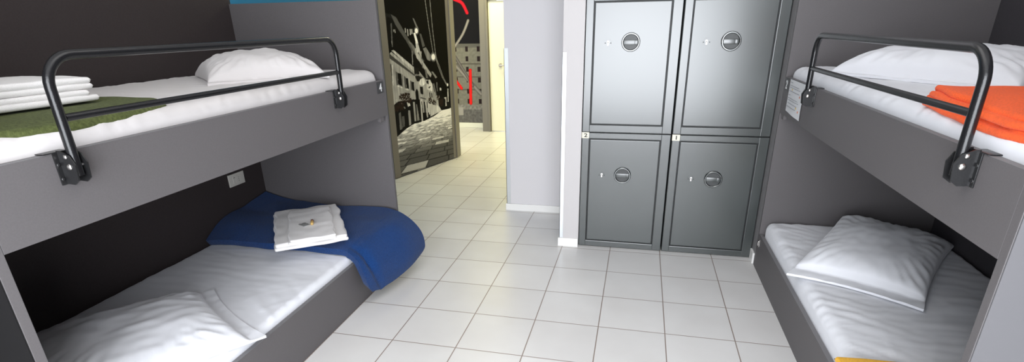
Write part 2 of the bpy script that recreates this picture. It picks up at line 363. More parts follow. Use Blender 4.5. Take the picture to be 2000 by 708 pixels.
# outlines of the printed street picture, in metres on the door leaf
M1_POLY = [(0.14, [[0.048, 1.579], [0.125, 1.572], [0.191, 1.55], [0.365, 1.319], [0.576, 1.118], [0.008, 1.155]]), (0.05, [[0.077, 1.55], [0.137, 1.531], [0.263, 1.386], [0.412, 1.185], [0.469, 1.125], [0.042, 1.152], [0.025, 1.269]]), (0.27, [[0.131, 1.569], [0.196, 1.542], [0.365, 1.319], [0.523, 1.128], [0.444, 1.133], [0.305, 1.329], [0.18, 1.473]]), (0.4, [[0.335, 1.328], [0.388, 1.302], [0.549, 1.12], [0.469, 1.125]]), (0.38, [[0.425, 1.538], [0.446, 1.53], [0.507, 1.425], [0.48, 1.421]]), (0.3, [[0.509, 1.388], [0.535, 1.387], [0.58, 1.269], [0.539, 1.258]]), (0.48, [[0.544, 1.245], [0.592, 1.256], [0.671, 1.162], [0.645, 1.116], [0.598, 1.132]]), (0.82, [[0.42, 1.398], [0.449, 1.398], [0.474, 1.323], [0.486, 1.24], [0.469, 1.206], [0.444, 1.217], [0.44, 1.324]]), (0.6, [[0.501, 1.222], [0.518, 1.221], [0.517, 1.162], [0.5, 1.159]]), (0.6, [[0.304, 1.444], [0.315, 1.444], [0.315, 1.405], [0.302, 1.405]]), (0.55, [[0.333, 1.436], [0.348, 1.436], [0.347, 1.372], [0.332, 1.372]]), (0.6, [[0.372, 1.435], [0.387, 1.435], [0.383, 1.379], [0.367, 1.379]]), (0.6, [[0.395, 1.435], [0.408, 1.435], [0.406, 1.39], [0.392, 1.391]]), (0.5, [[0.142, 1.435], [0.152, 1.435], [0.155, 1.412], [0.146, 1.412]]), (0.5, [[0.159, 1.435], [0.17, 1.435], [0.173, 1.402], [0.162, 1.402]]), (0.3, [[0.116, 1.489], [0.133, 1.489], [0.119, 1.312], [0.128, 1.249], [0.101, 1.281]]), (0.28, [[0.049, 1.538], [0.058, 1.538], [0.048, 1.429], [0.04, 1.429]]), (0.5, [[0.207, 1.237], [0.223, 1.252], [0.232, 1.203], [0.209, 1.213]]), (0.62, [[0.027, 1.188], [0.096, 1.245], [0.398, 1.043], [0.458, 1.029], [0.557, 0.934], [0.65, 0.889], [0.738, 0.773], [0.793, 0.636], [0.75, 0.566], [-0.04, 0.682]]), (0.05, [[0.016, 1.247], [0.088, 1.235], [0.356, 1.066], [0.397, 1.033], [0.415, 1.111], [0.238, 1.274], [0.106, 1.316], [0.026, 1.319]]), (0.55, [[0.375, 1.234], [0.386, 1.231], [0.378, 1.094], [0.366, 1.1]]), (0.4, [[0.103, 1.334], [0.119, 1.334], [0.117, 1.279], [0.106, 1.28]]), (0.22, [[0.028, 1.238], [0.047, 1.232], [0.393, 0.999], [0.391, 0.984], [0.034, 1.192]]), (0.74, [[0.096, 1.245], [0.121, 1.253], [0.39, 1.071], [0.384, 1.029]]), (0.06, [[0.404, 1.209], [0.485, 1.126], [0.626, 0.969], [0.557, 0.934], [0.467, 1.038], [0.395, 1.073]]), (0.66, [[0.429, 1.227], [0.475, 1.195], [0.545, 1.102], [0.652, 0.982], [0.632, 0.951], [0.552, 1.031], [0.477, 1.122], [0.436, 1.163]]), (0.7, [[0.422, 1.251], [0.44, 1.251], [0.443, 1.178], [0.426, 1.188]]), (0.7, [[0.456, 1.322], [0.482, 1.283], [0.514, 1.174], [0.498, 1.165], [0.46, 1.264]]), (0.3, [[0.507, 1.11], [0.519, 1.099], [0.526, 1.048], [0.508, 1.06]]), (0.4, [[0.547, 1.052], [0.576, 1.029], [0.591, 0.946], [0.559, 0.949]]), (0.35, [[0.031, 1.151], [0.078, 1.12], [0.067, 0.927], [0.025, 0.922], [0.021, 1.101]]), (0.1, [[0.033, 1.126], [0.061, 1.114], [0.056, 0.928], [0.025, 0.946]]), (0.8, [[0.078, 1.12], [0.093, 1.114], [0.075, 0.926], [0.064, 0.927]]), (0.3, [[0.121, 1.055], [0.15, 1.042], [0.14, 0.92], [0.116, 0.922]]), (0.08, [[0.149, 1.039], [0.197, 1.025], [0.196, 0.904], [0.143, 0.929]]), (0.45, [[0.198, 1.02], [0.217, 1.014], [0.209, 0.893], [0.196, 0.899]]), (0.28, [[0.23, 1.003], [0.257, 0.986], [0.251, 0.879], [0.229, 0.886]]), (0.08, [[0.256, 0.98], [0.29, 0.972], [0.289, 0.869], [0.253, 0.882]]), (0.3, [[0.314, 0.952], [0.334, 0.942], [0.331, 0.85], [0.314, 0.857]]), (0.08, [[0.335, 0.938], [0.369, 0.93], [0.366, 0.838], [0.333, 0.852]]), (0.85, [[0.133, 0.92], [0.194, 0.895], [0.193, 0.887], [0.132, 0.911]]), (0.85, [[0.235, 0.878], [0.288, 0.863], [0.287, 0.855], [0.234, 0.871]]), (0.12, [[0.387, 1.072], [0.459, 1.06], [0.463, 0.998], [0.386, 1.005]]), (0.45, [[0.386, 1.003], [0.457, 0.999], [0.515, 0.961], [0.448, 0.925], [0.399, 0.989]]), (0.14, [[0.391, 0.984], [0.452, 0.984], [0.504, 0.956], [0.448, 0.927], [0.415, 0.932]]), (0.86, [[0.448, 0.924], [0.471, 0.949], [0.512, 0.958], [0.541, 0.935], [0.549, 0.899], [0.486, 0.874], [0.45, 0.898]]), (0.12, [[0.451, 0.876], [0.498, 0.867], [0.498, 0.79], [0.455, 0.802]]), (0.8, [[0.557, 0.934], [0.621, 0.928], [0.648, 0.878], [0.64, 0.806], [0.561, 0.835]]), (0.15, [[0.559, 0.928], [0.595, 0.925], [0.593, 0.884], [0.559, 0.898]]), (0.2, [[0.584, 0.859], [0.626, 0.86], [0.594, 0.837]]), (0.15, [[0.59, 0.801], [0.606, 0.799], [0.607, 0.746], [0.59, 0.748]]), (0.15, [[0.625, 0.791], [0.638, 0.79], [0.638, 0.742], [0.625, 0.744]]), (0.07, [[0.66, 1.012], [0.733, 0.965], [0.741, 0.88], [0.806, 0.765], [0.872, 0.714], [0.863, 0.626], [0.791, 0.614], [0.733, 0.731], [0.673, 0.802], [0.657, 0.877]]), (0.5, [[0.647, 1.008], [0.672, 1.011], [0.739, 0.943], [0.713, 0.935]]), (0.45, [[0.666, 0.887], [0.682, 0.885], [0.71, 0.755], [0.693, 0.752]]), (0.4, [[0.717, 0.893], [0.734, 0.891], [0.733, 0.795], [0.72, 0.797]]), (0.7, [[0.727, 0.753], [0.753, 0.75], [0.75, 0.641], [0.724, 0.645]]), (0.75, [[0.899, 0.809], [0.917, 0.808], [0.909, 0.654], [0.893, 0.656]]), (0.8, [[0.837, 0.718], [0.873, 0.719], [0.872, 0.625], [0.836, 0.624]]), (0.8, [[0.77, 0.829], [0.795, 0.826], [0.793, 0.799], [0.77, 0.802]]), (0.1, [[0.867, 0.665], [0.939, 0.661], [0.95, 0.586], [0.87, 0.603]]), (0.06, [[0.38, 0.835], [0.403, 0.86], [0.421, 0.835], [0.425, 0.737], [0.432, 0.613], [0.379, 0.621], [0.375, 0.733]]), (0.1, [[0.455, 0.725], [0.468, 0.723], [0.47, 0.607], [0.454, 0.61]]), (0.1, [[0.493, 0.718], [0.518, 0.712], [0.517, 0.6], [0.492, 0.604]]), (0.2, [[0.45, 0.77], [0.534, 0.742], [0.533, 0.734], [0.448, 0.76]]), (0.15, [[0.538, 0.707], [0.549, 0.705], [0.546, 0.596], [0.534, 0.598]]), (0.1, [[0.29, 0.734], [0.314, 0.741], [0.336, 0.697], [0.333, 0.627], [0.293, 0.633]]), (0.1, [[0.046, 0.737], [0.109, 0.764], [0.323, 0.762], [0.453, 0.745], [0.455, 0.521], [0.195, 0.481], [0.047, 0.418]]), (0.62, [[0.329, 0.736], [0.357, 0.732], [0.355, 0.537], [0.328, 0.535]]), (0.5, [[0.376, 0.705], [0.417, 0.687], [0.42, 0.54], [0.37, 0.535]]), (0.72, [[0.438, 0.747], [0.457, 0.745], [0.461, 0.52], [0.437, 0.518]]), (0.05, [[0.384, 0.828], [0.421, 0.824], [0.433, 0.551], [0.405, 0.542], [0.382, 0.754]]), (0.7, [[0.509, 0.726], [0.535, 0.71], [0.548, 0.546], [0.527, 0.543]]), (0.75, [[0.555, 0.694], [0.723, 0.646], [0.78, 0.585], [0.567, 0.543]]), (0.12, [[0.545, 0.573], [0.581, 0.571], [0.584, 0.547], [0.547, 0.542]]), (0.55, [[0.246, 0.661], [0.277, 0.656], [0.276, 0.512], [0.244, 0.505]]), (0.4, [[0.112, 0.655], [0.138, 0.658], [0.142, 0.49], [0.106, 0.484]]), (0.35, [[0.15, 0.613], [0.186, 0.614], [0.181, 0.509], [0.144, 0.503]]), (0.5, [[0.143, 0.754], [0.161, 0.758], [0.214, 0.69], [0.203, 0.679]]), (0.75, [[0.239, 0.742], [0.275, 0.743], [0.288, 0.704], [0.251, 0.697]]), (0.1, [[0.73, 0.711], [0.816, 0.727], [0.856, 0.695], [0.848, 0.616], [0.77, 0.593], [0.733, 0.645]])]
M1_CIRC = [(0.85, [0.467, 1.417], 0.023), (1.0, [0.698, 1.154], 0.029), (0.85, [0.907, 0.848], 0.013), (0.6, [0.099, 0.778], 0.016)]
M1_BLOB = [([0.231, 0.792], 0.047), ([0.174, 0.803], 0.03), ([0.279, 0.76], 0.03), ([0.148, 0.722], 0.044), ([0.088, 0.701], 0.029), ([0.597, 0.715], 0.03), ([0.66, 0.686], 0.027), ([0.779, 0.67], 0.035), ([0.733, 0.731], 0.023), ([0.27, 0.807], 0.025)]
M1_WIRE = [[[0.632, 1.704], [0.662, 1.443], [0.697, 1.204], [0.714, 1.109]], [[0.706, 1.706], [0.716, 1.442], [0.736, 1.202], [0.757, 1.106]], [[0.736, 1.141], [0.768, 1.056], [0.824, 0.936], [0.886, 0.854]], [[0.751, 1.129], [0.793, 1.044], [0.841, 0.934], [0.895, 0.856]]]
M1_PAVE = [[0.044, 0.418], [0.195, 0.481], [0.31, 0.51], [0.484, 0.517], [0.649, 0.544], [0.78, 0.585], [0.944, 0.589], [0.971, 0.585], [0.98, -0.01], [0.048, 0.001]]
P_WIN, P_CEIL, P_COR, P_ENT = 152, 14, 52, 14
# ------------------------------------------------------------------ the room shell
XL, XR = -1.29, 2.845            # long walls behind the two bunks
YN = -3.0                        # window wall behind the photographer
ZC = 2.70
def struct(name, bm, m, parent=None, smooth=False):
    o = obj(name, bm, m, parent, smooth=smooth)
    if parent is None: o['kind'] = 'structure'
    return o

T = 1/3
bm = bmesh.new(); box(bm, -1.6, 2.99, -3.15, 11*T, -.08, 0); struct('floor', bm, M['tile'])
bm = bmesh.new(); box(bm, -3.2, 1.4, 11*T, 6.0, -.08, 0); struct('floor_corridor', bm, M['tile2'])
bm = bmesh.new(); box(bm, -1.6, 2.99, -3.15, 3.88, ZC, ZC+.1); struct('ceiling', bm, M['ceil'])
bm = bmesh.new(); box(bm, -3.2, 1.4, 3.88, 6.0, 2.6, 2.7); struct('ceiling_corridor', bm, M['ceil'])
# left wall: dark where the bunk stands, blue beyond it
bm = bmesh.new(); box(bm, XL-.15, XL, -3.15, .90, 0, ZC); struct('wall_left', bm, M['darkwall'])
bm = bmesh.new(); box(bm, XL-.15, XL, .90, 3.78, 0, ZC); struct('wall_left_blue', bm, M['blue'])
bm = bmesh.new(); box(bm, XR, XR+.15, -3.15, 1.55, 0, ZC); struct('wall_right', bm, M['darkwall'])
# window wall behind the camera with a wide opening
bm = bmesh.new()
WX0, WX1, WZ0, WZ1 = -.15, 2.25, .18, 2.28
box(bm, XL, WX0, YN-.15, YN, 0, ZC); box(bm, WX1, XR, YN-.15, YN, 0, ZC); box(bm, WX0, WX1, YN-.15, YN, 0, WZ0); box(bm, WX0, WX1, YN-.15, YN, WZ1, ZC)
struct('wall_back', bm, M['wallw'])
bm = bmesh.new()
for a, b_ in ((WX0, WX0+.06), ((WX0+WX1)/2-.03, (WX0+WX1)/2+.03), (WX1-.06, WX1)): box(bm, a, b_, YN-.10, YN-.04, WZ0, WZ1, .004)
for a, b_ in ((WZ0, WZ0+.06), (WZ1-.06, WZ1)): box(bm, WX0+.06, WX1-.06, YN-.10, YN-.04, a, b_, .004)
struct('window_1', bm, M['base'])
# wall behind the lockers, light pillar beside them, set-back light wall, doorway wall
bm = bmesh.new(); box(bm, .645, .775, 1.365, 2.20, 0, ZC); struct('wall_pillar', bm, M['wallw'])
bm = bmesh.new(); box(bm, .775, XR, 1.80, 1.95, 0, ZC); struct('wall_far', bm, M['wall'])
bm = bmesh.new(); box(bm, .775, 1.915, 1.40, 1.80, 1.98, ZC); struct('wall_over_lockers', bm, M['wall'])
bm = bmesh.new(); box(bm, 1.917, XR, 1.300, 1.80, 0, ZC); struct('wall_return', bm, M['strip'])
bm = bmesh.new(); box(bm, .10, .645, 2.05, 2.20, 0, ZC); box(bm, .10, .25, 2.20, 3.78, 0, ZC)
struct('wall_inner', bm, M['wall'])
bm = bmesh.new()
box(bm, XL-.15, -.985, 3.78, 3.88, 0, ZC); box(bm, -.985, .10, 3.78, 3.88, 2.10, ZC); box(bm, .10, 1.4, 3.78, 3.88, 0, ZC)
struct('wall_doorway', bm, M['wallw'])
# baseboards
bm = bmesh.new(); box(bm, .088, .645, 2.036, 2.05, 0, .058, .003); struct('baseboard_inner', bm, M['base'])
bm = bmesh.new(); box(bm, .634, .775, 1.353, 1.365, 0, .062, .003); box(bm, .634, .645, 1.365, 2.036, 0, .062, .003); struct('baseboard_pillar', bm, M['base'])
bm = bmesh.new(); box(bm, 1.905, 1.917, 1.300, 1.388, 0, .072, .002); struct('baseboard_return', bm, M['base'])
# metal corner guards
for nm, x0, x1, y0, y1 in (('trim_1', .0965, .130, 2.047, 2.0502), ('trim_2', .6415, .668, 1.3620, 1.3652)):
    bm = bmesh.new(); box(bm, x0, x1, y0, y1, .06, 1.296); box(bm, x0, x0+.003, y0, y1+.03, .06, 1.296); struct(nm, bm, M['alu'])

# corridor beyond the doorway
bm = bmesh.new(); box(bm, -3.2, -1.085, 5.70, 5.85, 0, 2.6); struct('wall_corridor_far', bm, M['corr'])
bm = bmesh.new(); box(bm, -.96, -.945, 5.47, 5.85, 0, 2.6); box(bm, -.02, 1.4, 5.44, 5.85, 0, 2.6); box(bm, -.96, -.02, 5.47, 5.85, 1.83, 2.6); struct('wall_corridor_side', bm, M['corr'])
bm = bmesh.new(); box(bm, -3.35, -3.2, 3.78, 6.0, 0, 2.6); box(bm, 1.4, 1.55, 3.78, 6.0, 0, 2.6); struct('wall_corridor_end', bm, M['corr'])
bm = bmesh.new(); box(bm, -3.2, -1.09, 5.675, 5.69, 0, .072, .003); struct('baseboard_corridor', bm, M['cream'])
# cream corridor door with its taupe frame
bm = bmesh.new()
box(bm, -1.083, -.962, 5.40, 5.70, 0, 1.90, .004); box(bm, -.962, -.06, 5.40, 5.46, 1.765, 1.90, .004); box(bm, -.06, .02, 5.40, 5.46, 0, 1.90, .004)
box(bm, -.990, -.962, 5.385, 5.40, 0, 1.78, .003)
fr = struct('trim_3', bm, M['jamb'])
bm = bmesh.new(); box(bm, -.957, -.065, 5.425, 5.465, .008, 1.760, .003); dr = struct('door_2', bm, M['cream'])
bm = bmesh.new(); cyl(bm, (-.80, 5.415, .93), (0, 1, 0), .024, .008); cyl(bm, (-.80, 5.395, .93), (0, 1, 0), .009, .04); tube(bm, arc_path([(-.80, 5.375, .93), (-.70, 5.372, .93), (-.69, 5.372, .925)], .004, 3), .008)
obj('door_handle', bm, M['bolt'], dr, smooth=True)
# frame of the room's own doorway
bm = bmesh.new()
box(bm, -.975, -.925, 3.765, 3.895, 0, 2.10, .004); box(bm, -.925, .045, 3.765, 3.895, 2.05, 2.10, .004); box(bm, .045, .10, 3.765, 3.895, 0, 2.10, .004)
struct('trim_4', bm, M['jamb'])
bm = bmesh.new(); box(bm, -.99, -.94, 5.375, 5.386, 1.70, 1.76, .003); 
# door closer plate on the frame
bm.free()

# ------------------------------------------------------------------ printed pictures (drawn as colour on a fine mesh)
def inpoly(x, y, P):
    c = False; j = len(P)-1
    for i in range(len(P)):
        if (P[i][1] > y) != (P[j][1] > y) and x < (P[j][0]-P[i][0])*(y-P[i][1])/(P[j][1]-P[i][1]) + P[i][0]: c = not c
        j = i
    return c

def picture(name, P0, P1, s0, s1, z0, z1, ns, nz, paint, m, parent):
    """vertex-coloured sheet on the vertical plane through P0 (s=0) and P1 (s=1)"""
    base = W[parent.name]
    vs = []; fs = []; cols = []
    for j in range(nz+1):
        z = z0+(z1-z0)*j/nz
        for i in range(ns+1):
            s = s0+(s1-s0)*i/ns
            vs.append((P0[0]+(P1[0]-P0[0])*s-base.x, P0[1]+(P1[1]-P0[1])*s-base.y, z-base.z)); cols.append(paint(s, z))
    for j in range(nz):
        for i in range(ns):
            a = j*(ns+1)+i; fs.append((a, a+1, a+ns+2, a+ns+1))
    me = bpy.data.meshes.new(name); me.from_pydata(vs, [], fs); me.materials.append(m)
    ca = me.color_attributes.new('Col', 'FLOAT_COLOR', 'POINT')
    for i, c in enumerate(cols): ca.data[i].color = (*s2l(c), 1)
    o = bpy.data.objects.new(name, me); COL.objects.link(o); o.parent = parent; W[o.name] = base
    return o

def bbs(L): return [(v, P, min(p[0] for p in P), max(p[0] for p in P), min(p[1] for p in P), max(p[1] for p in P)) for v, P in L]
PB = bbs(M1_POLY); PV = bbs([(0, M1_PAVE)])[0]
def hsh(a, b): return (math.sin(a*127.1+b*311.7)*43758.5453) % 1.0
def street(s, z):
    g = .035; col = None
    for v, P, a, b, c, d in PB:
        if a <= s <= b and c <= z <= d and inpoly(s, z, P): g = v
    if g > .3 and z < 1.3: g *= .88+.2*noise.noise(Vector((s*40, z*9, 2)))
    for c, r in M1_BLOB:
        d = math.hypot((s-c[0])*1.0, z-c[1])/r
        if d < 1.1 + .5*noise.noise(Vector((s*60, z*60, 3))) and noise.noise(Vector((s*90, z*90, 7))) > -.25: g = .13; col = (.17, .125, .10)
    if inpoly(s, z, M1_PAVE):
        # stone setts running to a vanishing point down the street
        dz = max(.006, .615-z-.02*(1-s)*0); t = 1/dz
        zz = z + .055*(s-1)
        dz = max(.006, .60-zz); t = .6/dz
        row = math.floor(t*7.2); fr_ = t*7.2-row
        x = (s-.95)/dz*1.55 + hsh(row, 3)*.9; cell = math.floor(x); fx = x-cell
        k = hsh(cell, row)
        far = max(0, min(1, (z-.20)/.32))
        g = .27+.18*far + (.34 if k > .80 else .12*k)*(1-.5*far)
        mort = max(0, 1-min(fr_, 1-fr_)/.09) if far < .75 else 0
        mort = max(mort, (max(0, 1-min(fx, 1-fx)/.04) if far < .7 else 0))
        g = g*(1-.55*mort) + .10*noise.noise(Vector((s*230, z*230, 1)))
        wv = noise.noise(Vector((s*14, z*60, 5)))
        g += far*(.30+.35*wv)
        g = max(.05, g)
        if z > .50: g = min(.95, g+.25*(z-.50)/.08)
    for L_ in M1_WIRE:
        for a, b in zip(L_, L_[1:]):
            if min(a[1], b[1]) <= z <= max(a[1], b[1]):
                xx = a[0]+(b[0]-a[0])*(z-a[1])/((b[1]-a[1]) or 1e-6)
                if abs(s-xx) < .0045: g = max(g, .46)
    for v, c, r in M1_CIRC:
        d = math.hypot(s-c[0], z-c[1])/r
        if d < 1: g = max(g, v)
        elif d < 2.0: g = max(g, v*.55*(2.0-d))
    g = max(0, min(1, g*1.18 if g > .2 else g*.8))
    return col if col and g < .2 else (g, g*.99, g*.95)

LA, LB = (-1.25, 2.785), (-.935, 3.765)      # hinge side is LB
ln = math.hypot(LB[0]-LA[0], LB[1]-LA[1]); ux, uy = (LB[0]-LA[0])/ln, (LB[1]-LA[1])/ln; nx_, ny_ = uy, -ux   # normal towards the room
def leafbox(bm, s0, s1, d0, d1, z0, z1, bev=0):
    t = bmesh.new(); box(t, s0*ln, s1*ln, d0, d1, z0, z1, bev)
    Mx = Matrix(((ux, nx_, 0, LA[0]), (uy, ny_, 0, LA[1]), (0, 0, 1, 0), (0, 0, 0, 1)))
    merge(bm, t, Mx)
bm = bmesh.new(); leafbox(bm, -.028, .985, -.040, -.003, .008, 2.04, .002)
door = obj('door_1', bm, M['jamb'], base=(0, 0, 0)); door['kind'] = 'structure'
bm = bmesh.new(); leafbox(bm, -.028, .056, -.003, .004, .008, 2.04, .002); leafbox(bm, .943, .985, -.003, .004, .008, 2.04, .002); obj('door_stile', bm, M['jamb'], door)
picture('street_print', (LA[0]+nx_*.001, LA[1]+ny_*.001), (LB[0]+nx_*.001, LB[1]+ny_*.001), .052, .946, .010, 2.03, 240, 440, street, M['print'], door)

# corridor picture: a night square with plain red and grey bars
def seg_d(s, z, pts):
    best = 9; tt = 0
    for i, (a, b) in enumerate(zip(pts, pts[1:])):
        dx, dz = b[0]-a[0], b[1]-a[1]; q = max(0, min(1, ((s-a[0])*dx+(z-a[1])*dz)/(dx*dx+dz*dz)))
        d = math.hypot(s-a[0]-dx*q, z-a[1]-dz*q)
        if d < best: best = d; tt = i+q
    return best, tt
def curve2(P, n=8):
    V_ = [Vector((p[0], p[1], 0)) for p in P]; return [tuple(crs(V_, k/(n*(len(P)-1))))[:2] for k in range(n*(len(P)-1)+1)]
TUBES = [([(-1.66, 1.02), (-1.18, .50)], .030, (.42, .40, .37)),
         ([(-1.66, 1.20), (-1.30, .62)], .022, (.34, .32, .30)),
         (curve2([(-1.52, 1.80), (-1.41, 1.75), (-1.34, 1.62)]), .022, (.72, .06, .12)),
         (curve2([(-1.33, 1.52), (-1.42, 1.34), (-1.56, 1.16)]), .019, (.46, .44, .41)),
         ([(-1.33, .84), (-1.345, .36)], .024, (.80, .10, .08)),
         ([(-1.57, .70), (-1.48, .58)], .022, (.80, .10, .08))]
def square(s, z):
    x = s
    c = (.055, .045, .045)
    n = noise.noise(Vector((x*30, z*30, 4)))
    if z < 1.21:
        c = tuple((.47+.05*n)*k for k in (1, .97, .86))
        if 1.155 < z: c = tuple(.38*k for k in (1, .97, .88))
        for zb in (.93, .745, .56): 
            if abs(z-zb) < .008: c = (.34, .32, .28)
        cx = (x+1.195) % .178; 
        cx = min(cx, .178-cx)
        for zc in (1.135, 1.0, .855, .70, .54, .39):
            if cx < .021 and abs(z-zc) < .036: c = (.15, .10, .09)
    if z < .34: c = tuple((.50+.12*n)*k for k in (1, .97, .9))
    if z < .27: c = tuple((.40+.08*n)*k for k in (1, .97, .92))
    if z < .30 and abs(x+1.52) < .05 and z > .18: c = (.62, .6, .56)
    if z < .12 and abs(x+1.60) < .03: c = (.15, .13, .12)
    for P, r, k in TUBES:
        d, t = seg_d(x, z, P)
        if d < r:
            sh = .62 + .55*math.sqrt(1-(d/r)**2)
            if d/r < .28: sh += .18
            c = tuple(min(1, q*sh) for q in k)
    return c
pr = empty('wall_picture', (-2.1, 5.695, .075), 'large printed night square picture with red and grey bars, on the corridor wall', 'wall print')
picture('print_sheet', (0, 5.692), (1, 5.692), -2.9, -1.090, .076, 2.25, 360, 400, square, M['print2'], pr)
bm = bmesh.new(); box(bm, -2.9, -1.088, 5.693, 5.699, .073, 2.255); obj('backing_board', bm, M['slot'], pr)

# ------------------------------------------------------------------ lockers
def locker(x0, x1, digit, label, rightmost):
    zs, zt = .802, 1.675
    root = empty('storage_locker', ((x0+x1)/2, 1.60, 0), label, 'locker', 'black double-door storage lockers')
    bm = bmesh.new(); box(bm, x0+.001, x1-.001, 1.412, 1.795, 0, 1.97, .003); obj('cabinet_body', bm, M['gap'], root)
    yf = 1.390
    for z0, z1, up in ((.004, zs-.003, False), (zs+.003, zt, True)):
        a, b = x0+.003, x1-.003
        bm = bmesh.new()
        fl, frr = .050, .060
        px0, px1 = x0+fl-(0), x1-frr
        pz0, pz1 = (z0+.040, z1-.036) if not up else (z0+.046, zt-.092)
        # frame of the door (stiles and rails) around a raised panel with a groove
        box(bm, a, px0, yf, yf+.020, z0, z1, .003); box(bm, px1, b, yf, yf+.020, z0, z1, .003)
        box(bm, px0-.002, px1+.002, yf+.0004, yf+.020, z0, pz0, .003); box(bm, px0-.002, px1+.002, yf+.0004, yf+.020, pz1, z1, .003)
        box(bm, px0-.004, px1+.004, yf+.012, yf+.020, pz0-.004, pz1+.004, mi=1)
        box(bm, px0+.0065, px1-.0065, yf+.0015, yf+.014, pz0+.0065, pz1-.0065, .004, 3)
        d = obj('door', bm, [M['locker'], M['gap']], root)
        hz = 1.352 if up else .524; hx = x0+.277
        # recessed round ring pull with a cross bar
        bm = bmesh.new(); torus(bm, (hx, yf-.004, hz), (0, 1, 0), .049, .0062)
        rh = obj('ring_handle', bm, M['ring'], d, smooth=True)
        bm = bmesh.new(); cyl(bm, (hx, yf-.0002, hz), (0, 1, 0), .044, .004, 40); obj('recess_plate', bm, M['recess'], d)
        bm = bmesh.new(); box(bm, hx-.043, hx+.043, yf-.0075, yf+.002, hz-.015, hz+.013, .003); box(bm, hx+.022, hx+.042, yf-.0085, yf, hz-.013, hz+.011, .002)
        obj('grip_bar', bm, M['locker'], d, smooth=True)
        kx = x0+.142; kz = hz-.003
        bm = bmesh.new(); cyl(bm, (kx, yf+.0005, kz), (0, 1, 0), .0215, .004, 32, bev=.001)
        obj('keyhole_plate', bm, M['locker'], d, smooth=True)
        bm = bmesh.new(); cyl(bm, (kx, yf-.0020, kz+.006), (0, 1, 0), .0065, .003, 20); box(bm, kx-.0038, kx+.0038, yf-.0035, yf-.0005, kz-.014, kz+.004)
        obj('keyhole', bm, M['bolt'], d)
        for sx in (-.0165, .0165):
            bm = bmesh.new(); cyl(bm, (kx+sx, yf-.0018, kz-.001), (0, 1, 0), .003, .002, 12); obj('screw', bm, M['gap'], d)
    bm = bmesh.new(); box(bm, x0, x1, yf+.002, yf+.02, zt+.004, 1.97, .003); obj('top_rail', bm, M['locker'], root)
    # number sticker at the upper left corner of the lower door
    bm = bmesh.new(); box(bm, x0+.002, x0+.049, yf-.0015, yf, .7645, .803, 0); pl = obj('number_sticker', bm, M['plate_w'], root)
    obj('numeral', text_bm(digit, .034, .0008, (1, 0, 0), (0, 0, 1), (x0+.027, yf-.0018, .784), 1.35), M['ink'], pl)
    return root
locker(.774, 1.3385, '2', 'left black metal locker with sticker number 2, next to the pale pillar', 0)
locker(1.3415, 1.914, '1', 'right black metal locker with sticker number 1, next to the bunk', 1)

